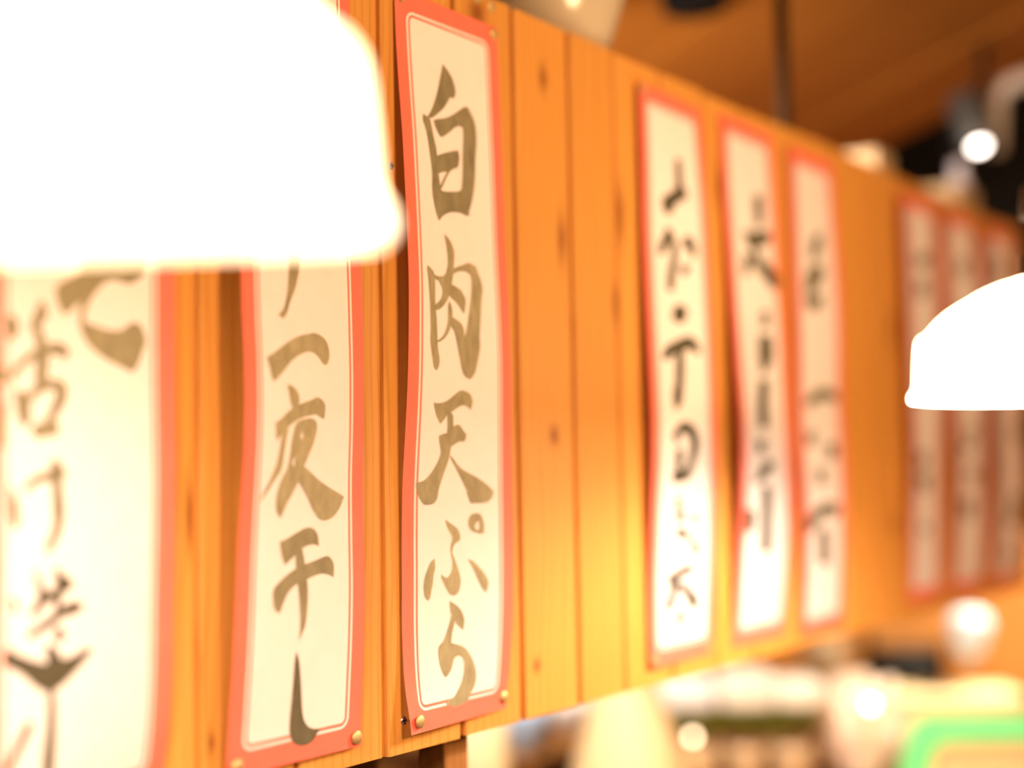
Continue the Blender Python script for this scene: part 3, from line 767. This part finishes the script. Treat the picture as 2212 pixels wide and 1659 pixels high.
# thumbtacks: where on which strip (mm from its top left corner)
TACKS = [
 ('C', 7.5, 5.0, 'thumbtack at the upper corner of the sharp strip nearest the big lamp', 0.0),
 ('C', 124.5, 6.5, 'thumbtack at the upper corner of the sharp strip next to the bare boards', 0.0),
 ('C', 9.0, 557.0, 'thumbtack at the curled lower corner of the sharp strip', 0.002),
 ('C', 126.0, 556.0, 'thumbtack at the flat lower corner of the sharp strip', 0.0),
 ('B', 8.0, 559.0, 'thumbtack at the lower corner of the half hidden strip, beyond its hooked stroke', 0.001),
 ('B', 122.0, 559.0, 'thumbtack at the lower corner of the half hidden strip facing the sharp strip', 0.001),
 ('D', 6.0, 6.0, 'thumbtack at the upper corner of the lone strip', 0.0),
 ('D', 6.0, 560.0, 'thumbtack at the lower corner of the lone strip, facing the bare boards', 0.0),
 ('D', 124.0, 559.0, 'thumbtack at the lower corner of the lone strip, facing the next strip', 0.0),
]


def tack(loc, pin, label):
    t = thing('thumbtack', label, 'thumbtack', loc, 'thumbtacks holding the strips')
    R = Matrix.Rotation(math.pi / 2, 4, 'X')
    bm = bmesh.new()
    lathe(bm, [(0.0050, 0.0), (0.0051, 0.0004), (0.0046, 0.0010), (0.0034, 0.0016), (0.0018, 0.0020), (0.0003, 0.0021)], 24, R, cap_top=True, cap_bottom=True)
    obj('head', bm, M['brass'], t, True)
    bm = bmesh.new()
    lathe(bm, [(0.0005, -pin), (0.0005, 0.0003)], 8, R, cap_top=True, cap_bottom=True)
    obj('pin', bm, M['steel'], t)
    return t


for (k, mx_, my_, lab, extra) in TACKS:
    P = strip_point(k, mx_, my_, 0.0006 + extra)
    tack(P, -P.y + 0.004, lab)
tack((0.9195, -0.0002, 1.8905), 0.006, 'empty thumbtack in the bare board above the sharp strip')
tack((0.900, -0.0002, 1.893), 0.006, 'second empty thumbtack at the board top above the sharp strip')

# ---------------------------------------------------------------- pendant lamps


def pendant(loc, tilt, label, ceil_z, bulb):
    t = thing('pendant_lamp', label, 'lamp', loc, 'pendant lamps in front of the menu board')
    k = 0.118 / 300.0
    out = [(299, 0), (301, 6), (300, 14), (296, 21), (291, 27), (288.5, 38), (286, 80), (283, 119), (280.5, 134), (275, 144), (264, 150), (257, 156), (244, 171),
           (231, 184), (214, 198), (192, 212), (169, 225), (147, 238), (123, 249), (100, 258), (78, 264), (60, 270)]
    bm = bmesh.new()
    lathe(bm, [(r * k, z * k) for r, z in out], 72, tilt)
    obj('shade', bm, M['shade'], t, True)
    inn = [(60, 262), (78, 257), (123, 242), (169, 218), (214, 191), (244, 164), (270, 138), (276, 119), (283, 38), (290, 8), (299, 0)]
    bm = bmesh.new()
    lathe(bm, [(r * k, z * k) for r, z in inn], 72, tilt)
    obj('shade_lining', bm, M['shade_in' if bulb == 'bulb' else 'shade_in_soft'], t, True)
    bm = bmesh.new()
    lathe(bm, [(62 * k, 262 * k), (63 * k, 276 * k), (57 * k, 280 * k), (56 * k, 316 * k), (50 * k, 322 * k), (26 * k, 326 * k)], 36, tilt, cap_top=True)
    obj('neck', bm, M['socket'], t, True)
    bm = bmesh.new()
    lathe(bm, [(24 * k, 322 * k), (22 * k, 398 * k), (50 * k, 400 * k), (52 * k, 412 * k), (46 * k, 470 * k), (20 * k, 500 * k)], 36, tilt, cap_top=True)
    obj('cord_grip', bm, M['cord'], t, True)
    top = tilt @ Vector((0, 0, 498 * k))
    bm = bmesh.new()
    tube(bm, [top, top + Vector((0, 0, 0.05)), (top.x, top.y, ceil_z - loc[2])], 0.0032, 10)
    obj('cord', bm, M['cord'], t, True)
    bm = bmesh.new()
    bmesh.ops.create_uvsphere(bm, u_segments=24, v_segments=14, radius=0.026, matrix=tilt @ Matrix.Translation((0, 0, 0.05)))
    obj('bulb', bm, M[bulb], t, True)
    bm = bmesh.new()
    lathe(bm, [(0.014, 0.05 + .020), (0.014, 262 * k)], 20, tilt)
    obj('lamp_holder', bm, M['socket'], t, True)
    return t


tiltL = Matrix.Rotation(math.radians(8.6), 4, _r) if True else None
pendant((0.2580, -0.30050, 1.5760), tiltL, 'large glowing white dome lamp close by, covering the tops of two menu strips', 2.33, 'bulb_soft')
pendant((1.2430, -0.3555, 1.5545), Matrix.Identity(4), 'smaller glowing white dome lamp cut by the frame edge, before the far strips', 2.32, 'bulb')

# ---------------------------------------------------------------- under the ceiling
bm = bmesh.new(); tube(bm, [(1.572, 0.036, 1.84), (1.572, 0.036, 2.25)], 0.0085, 12)
tag(obj('hanger_rod', bm, M['rod'], None, True), 'dark round rod hanging the plank board from the ceiling', 'rod')

t = thing('spotlight', 'small grey spotlight with a lit lens hanging from the ceiling', 'spotlight', (2.385, 0.062, 2.085))
ax = Vector((-0.22, -0.34, -1.0)).normalized()
Rm = ax.to_track_quat('-Z', 'Y').to_matrix().to_4x4()
bm = bmesh.new(); lathe(bm, [(0.006, 0.058), (0.024, 0.055), (0.029, 0.046), (0.030, -0.045), (0.027, -0.048), (0.012, -0.046)], 32, Rm, cap_top=True)
obj('head', bm, M['dark_grey'], t, True)
bm = bmesh.new(); lathe(bm, [(0.013, -0.046), (0.010, -0.050), (0.0005, -0.052)], 32, Rm)
obj('lens', bm, M['lens'], t, True)
bm = bmesh.new(); tube(bm, [(0.012, -0.005, 0.045), (0.014, -0.022, 0.09), (0.014, -0.022, 0.14)], 0.008, 10)
obj('stem', bm, M['black_paint'], t, True)

bm = bmesh.new()
tube(bm, [(2.462, 0.046, 2.045), (2.461, 0.042, 2.10), (2.460, 0.038, 2.140), (2.464, 0.030, 2.158), (2.476, 0.015, 2.168), (2.52, -0.04, 2.188), (2.56, -0.09, 2.212), (2.565, -0.095, 2.26)], 0.0155, 14)
tag(obj('conduit_pipe', bm, M['grey_metal'], None, True), 'pale grey bent pipe coming down beside the spotlight', 'pipe')

bm = bmesh.new()
lathe(bm, [(0.017, 0.0), (0.018, 0.004), (0.018, 0.075), (0.013, 0.088), (0.010, 0.105), (0.011, 0.115)], 28, None, cap_top=True, cap_bottom=True)
o = obj('sake_bottle', bm, M['lavender'], None, True); o.location = (2.337, 0.072, 1.8955)
tag(o, 'pale slim bottle standing on the ledge below the spotlight', 'bottle')

bm = bmesh.new(); box(bm, (1.86, 0.03, 1.8955), (1.925, 0.13, 1.945), 0.006)
tag(obj('carton', bm, M['card']), 'small beige carton on the ledge above the first far strip', 'carton')
bm = bmesh.new(); box(bm, (2.20, 0.03, 1.8955), (2.305, 0.14, 1.950), 0.006)
tag(obj('carton', bm, M['card']), 'beige carton on the ledge beside the slim bottle', 'carton')

t = thing('plastic_tub', 'cloudy plastic tub standing on the ledge above the bare boards', 'tub', (1.125, 0.088, 1.8955))
bm = bmesh.new()
lathe(bm, [(0.001, 0.001), (0.058, 0.0), (0.062, 0.004), (0.068, 0.03), (0.100, 0.125), (0.098, 0.125), (0.066, 0.03), (0.058, 0.006), (0.001, 0.005)], 48)
obj('body', bm, M['tub'], t, True)
bm = bmesh.new()
lathe(bm, [(0.0995, 0.122), (0.106, 0.124), (0.106, 0.130), (0.098, 0.130), (0.0995, 0.122)], 48)
obj('rim', bm, M['film'], t, True)

t = thing('ceiling_fixture', 'dark round fixture on the ceiling above the bare boards', 'fixture', (1.765, 0.262, 2.195))
bm = bmesh.new(); lathe(bm, [(0.045, -0.03), (0.05, 0.0), (0.05, 0.03)], 28, None, cap_bottom=True, cap_top=True)
obj('base', bm, M['black_paint'], t, True)

# ---------------------------------------------------------------- the kitchen counter beyond the board
CT = 0.93
c = thing('kitchen_counter', 'wooden kitchen counter beyond the plank board, crowded with dishes', 'counter', (2.35, 0.5, 0))
bm = bmesh.new(); box(bm, (-0.9, -0.62, CT - 0.04), (1.0, 0.62, CT), 0.004); obj('worktop', bm, M['brown_wood'], c)
bm = bmesh.new(); box(bm, (-0.85, -0.55, 0.0), (0.95, 0.55, CT - 0.041)); obj('cabinet', bm, M['dark_wood'], c)


def vessel(name, prof, m, loc, label, cat, n=36):
    bm = bmesh.new(); lathe(bm, prof, n, None, cap_bottom=True)
    o = obj(name, bm, m, None, True); o.location = loc
    return tag(o, label, cat)


vessel('storage_jar', [(0.045, 0), (0.055, 0.01), (0.060, 0.10), (0.056, 0.17), (0.04, 0.20), (0.042, 0.22), (0.038, 0.22), (0.036, 0.20), (0.0005, 0.19)], M['cream'],
       (1.775, 0.70, CT), 'cream jar beside the brown post under the plank board', 'jar')
# dish rack that carries two pale vessels
r = thing('dish_rack', 'low brown wooden rack behind the beige jar, carrying pale dishes', 'rack', (2.06, 0.80, CT))
for i in range(5):
    bm = bmesh.new(); box(bm, (-0.20, -0.14 + i * 0.06, 0.088), (0.20, -0.092 + i * 0.06, 0.10), 0.002); obj('slat', bm, M['brown_wood'], r)
for sx in (-0.18, 0.17):
    bm = bmesh.new(); box(bm, (sx, -0.14, 0.0), (sx + 0.015, 0.148, 0.0875), 0.002); obj('leg', bm, M['dark_wood'], r)
vessel('teacup', [(0.022, 0), (0.024, 0.005), (0.042, 0.028), (0.053, 0.062), (0.056, 0.085), (0.052, 0.085), (0.047, 0.055), (0.024, 0.014), (0.0005, 0.012)], M['blue_white'],
       (1.905, 0.700, CT + 0.1005), 'pale blue cup on the dish rack near the cream jar', 'cup')
vessel('rice_bowl', [(0.018, 0), (0.020, 0.006), (0.036, 0.020), (0.046, 0.045), (0.048, 0.060), (0.045, 0.060), (0.034, 0.022), (0.0005, 0.012)], M['white'],
       (2.10, 0.74, CT + 0.1005), 'white bowl on the dish rack just under the plank board', 'bowl')
vessel('stoneware_jar', [(0.07, 0), (0.085, 0.012), (0.095, 0.05), (0.092, 0.09), (0.078, 0.135), (0.064, 0.185), (0.052, 0.22), (0.048, 0.235), (0.052, 0.25), (0.046, 0.25), (0.044, 0.235), (0.0005, 0.22)], M['beige'],
       (1.918, 0.495, CT), 'big round beige stoneware jar below the bare boards', 'jar')
vessel('sake_cup', [(0.016, 0), (0.018, 0.003), (0.026, 0.03), (0.030, 0.105), (0.028, 0.105), (0.022, 0.03), (0.0005, 0.01)], M['pinkish'],
       (1.745, 0.345, CT), 'small pinkish white cup in front of the beige jar', 'cup')
# brown cups under a tray
g0 = None
cup_prof = [(0.022, 0), (0.024, 0.004), (0.032, 0.03), (0.035, 0.07), (0.035, 0.092), (0.032, 0.092), (0.030, 0.05), (0.018, 0.012), (0.0005, 0.01)]
cdir = Vector((0.59, -0.807, 0)).normalized()
cn = 0
for row in range(2):
    for i in range(4):
        p = Vector((2.115, 0.565, CT)) + cdir * (0.08 * i) + Vector((0.807, 0.59, 0)) * (0.085 * row)
        if g0 is None:
            bm = bmesh.new(); lathe(bm, cup_prof, 28, None, cap_bottom=True)
            o = g0 = obj('tea_mug', bm, M['brown_glaze'], None, True)
        else:
            o = g0.copy(); COL.objects.link(o)
        o.location = p
        tag(o, 'glossy brown mug under the tray of greens, %s row, %s from the beige jar' % (('front', 'back')[row], ('first', 'second', 'third', 'fourth')[i]), 'mug', 'brown mugs under the tray')
tr = thing('serving_tray', 'long dark tray of greens laid across the brown mugs', 'tray', Vector((2.275, 0.475, CT + 0.0925)))
Rz = Matrix.Rotation(math.atan2(cdir.y, cdir.x), 4, 'Z')
bm = bmesh.new(); box(bm, (-0.16, -0.07, 0.0), (0.145, 0.07, 0.008), 0.002, Rz); obj('base', bm, M['dark_wood'], tr)
# greens
bm = bmesh.new()
for i in range(260):
    p = Rz @ Vector((random.uniform(-0.145, 0.125), random.uniform(-0.05, 0.05), random.uniform(0.016, 0.036)))
    a = random.uniform(0, 6.28); l = random.uniform(0.02, 0.035); wd = l * 0.35; cz = random.uniform(-0.4, 0.5) * l
    u = Vector((math.cos(a), math.sin(a), 0)); w_ = Vector((-u.y, u.x, 0))
    pts = [p - u * l * .5, p - w_ * wd + Vector((0, 0, .004)), p + u * l * .5 + Vector((0, 0, min(max(cz, -0.006), 0.008))), p + w_ * wd + Vector((0, 0, .004))]
    bm.faces.new([bm.verts.new(q) for q in pts])
o = obj('greens', bm, M['leaf']); o.location = tr.location; o['kind'] = 'stuff'
tag(o, 'loose green leaves heaped on the tray over the brown mugs', 'greens')
# film wrapped packs on the greens
for i, (tx, wx, hz, lab) in enumerate(((-0.105, 0.055, 0.060, 'white wrapped pack on the greens nearest the beige jar'), (0.005, 0.050, 0.070, 'cream wrapped pack in the middle of the tray of greens'),
                                       (0.098, 0.042, 0.055, 'cream wrapped pack on the greens nearest the plastic bag'))):
    bm = bmesh.new(); box(bm, (tx - wx, -0.05, 0.0455), (tx + wx, 0.05, 0.0445 + hz), 0.022, Rz, 4)
    o = obj('wrapped_pack', bm, M['white'] if i == 0 else M['film'], None, True); o.location = tr.location
    tag(o, lab, 'pack', 'wrapped packs on the tray')


def lump(name, loc, size, m, label, cat, seed):
    rng = random.Random(seed)
    ph = [(rng.uniform(3, 9), rng.uniform(0, 6.28), Vector((rng.uniform(-1, 1), rng.uniform(-1, 1), rng.uniform(-1, 1))).normalized()) for _ in range(9)]
    bm = bmesh.new(); bmesh.ops.create_icosphere(bm, subdivisions=4, radius=1.0)
    for v in bm.verts:
        d = v.co.normalized()
        s = 1 + sum(0.035 * math.sin(f * d.dot(a) * 2 + q) for f, q, a in ph)
        z = max(d.z * s, -0.8)
        v.co = Vector((d.x * s * size[0], d.y * s * size[1], (z + 0.8) / 1.8 * size[2]))
    o = obj(name, bm, m, None, True); o.location = loc
    return tag(o, label, cat)


lump('plastic_bag', (2.46, 0.335, CT), (0.095, 0.085, 0.185), M['bag'], 'crumpled beige plastic bag standing before the dark oven', 'bag', 3)

# small glowing beads on stands, added in place of specular glints
for (loc, hgt, m, lab) in (((2.345, 0.262, CT), 0.152, 'glint_bead', 'small glowing bead added for a bright glint in front of the plastic bag'),
                           ((2.050, 0.452, CT), 0.126, 'glint_bead_dim', 'small amber bead added for a glint in front of the brown mugs')):
    t = thing('glint_stand', lab, 'lamp', loc)
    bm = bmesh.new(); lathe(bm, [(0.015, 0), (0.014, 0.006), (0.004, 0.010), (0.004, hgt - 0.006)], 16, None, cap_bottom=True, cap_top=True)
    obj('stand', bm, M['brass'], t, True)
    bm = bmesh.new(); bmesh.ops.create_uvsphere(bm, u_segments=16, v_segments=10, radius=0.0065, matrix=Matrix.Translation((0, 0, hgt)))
    obj('bulb', bm, M[m], t, True)  # bead glow stands in for a reflected highlight

# long cream box
t = thing('food_box', 'long yellow cream box behind the green framed board', 'box', (2.895, 0.328, CT))
Rb = Matrix.Rotation(math.atan2(-0.226, 0.166), 4, 'Z')
bm = bmesh.new(); box(bm, (-0.145, -0.06, 0.0), (0.145, 0.06, 0.075), 0.012, Rb, 3); obj('body', bm, M['yellow'], t, True)
bm = bmesh.new(); box(bm, (-0.15, -0.065, 0.0755), (0.15, 0.065, 0.097), 0.008, Rb, 3); obj('lid', bm, M['yellow'], t, True)

# green framed peach board
t = thing('framed_board', 'peach board with a rounded green frame standing on the counter', 'board', (2.40, -0.005, CT))
cd = Vector((0.59, -0.807, 0)).normalized(); cnrm = Vector((-0.807, -0.59, 0))
Rg = Matrix((( cd.x, -cnrm.x, 0, 0), (cd.y, -cnrm.y, 0, 0), (0, 0, 1, 0), (0, 0, 0, 1)))
def rrect(hw, hh, r, shear, n=7):
    pts = []
    for (cx, cz, a0) in ((hw - r, hh - r, 0), (-hw + r, hh - r, 90), (-hw + r, -hh + r, 180), (hw - r, -hh + r, 270)):
        for i in range(n):
            a = math.radians(a0 + 90 * i / (n - 1))
            pts.append((cx + r * math.cos(a), cz + r * math.sin(a)))
    return [(x + (shear * z), z + hh_off) for x, z in pts]
hh_off = 0.075
outer = rrect(0.225, 0.075, 0.035, 0.30); innr = rrect(0.182, 0.032, 0.016, 0.30)
bm = bmesh.new()
n = len(outer)
ring = [[bm.verts.new(Rg @ Vector((p[0], y, p[1]))) for p in pp] for (pp, y) in ((outer, -0.004), (outer, 0.022), (innr, 0.022), (innr, -0.012))]
for a, b_ in zip(ring, ring[1:] + ring[:1]):
    for i in range(n):
        bm.faces.new((a[i], b_[i], b_[(i + 1) % n], a[(i + 1) % n]))
bmesh.ops.recalc_face_normals(bm, faces=bm.faces[:])
obj('frame', bm, M['green'], t, False)
bm = bmesh.new()
fr = [bm.verts.new(Rg @ Vector((p[0], -0.004, p[1]))) for p in innr]; bk = [bm.verts.new(Rg @ Vector((p[0], 0.004, p[1]))) for p in innr]
bm.faces.new(fr); bm.faces.new(list(reversed(bk)))
for i in range(n):
    bm.faces.new((fr[i], bk[i], bk[(i + 1) % n], fr[(i + 1) % n]))
bmesh.ops.recalc_face_normals(bm, faces=bm.faces[:])
obj('panel', bm, M['peach'], t)

# black oven with a plank on it, pot next to it
t = thing('countertop_oven', 'black oven at the far end of the counter with a plank on top', 'oven', (3.16, 0.51, CT))
Ro = Matrix.Rotation(math.atan2(-0.12, 0.08), 4, 'Z')
bm = bmesh.new(); box(bm, (-0.082, -0.07, 0.0), (0.082, 0.07, 0.155), 0.006, Ro); obj('body', bm, M['black_paint'], t)
bm = bmesh.new(); box(bm, (-0.06, -0.074, 0.03), (0.06, -0.0705, 0.13), 0.001, Ro); d = obj('door', bm, M['black_paint'], t)
bm = bmesh.new(); tube(bm, [Ro @ Vector((-0.05, -0.083, 0.135)), Ro @ Vector((0.05, -0.083, 0.135))], 0.004, 8); obj('handle', bm, M['dark_grey'], d)
bm = bmesh.new(); box(bm, (-0.085, -0.08, 0.1555), (0.12, 0.08, 0.185), 0.003, Ro)
o = obj('serving_board', bm, M['brown_wood']); o.location = (3.16, 0.51, CT); tag(o, 'brown board lying on top of the black oven', 'board')
vessel('stock_pot', [(0.045, 0), (0.05, 0.006), (0.05, 0.15), (0.053, 0.155), (0.053, 0.16), (0.03, 0.175), (0.0005, 0.18)], M['grey_tan'], (3.03, 0.645, CT), 'grey tan lidded pot beside the black oven', 'pot')

# white hanging lantern
t = thing('paper_lantern', 'small white lantern hanging below the far end of the plank board', 'lantern', (2.923, 0.274, 1.143))
bm = bmesh.new(); lathe(bm, [(0.012, -0.050), (0.022, -0.042), (0.033, -0.015), (0.040, 0.012), (0.041, 0.028), (0.034, 0.042), (0.016, 0.049)], 32, None, cap_bottom=True, cap_top=True)
obj('body', bm, M['lantern'], t, True)
bm = bmesh.new(); tube(bm, [(0, 0, 0.048), (0, 0, 0.6), (0, 0, 2.058)], 0.002, 8); obj('cord', bm, M['cord'], t)
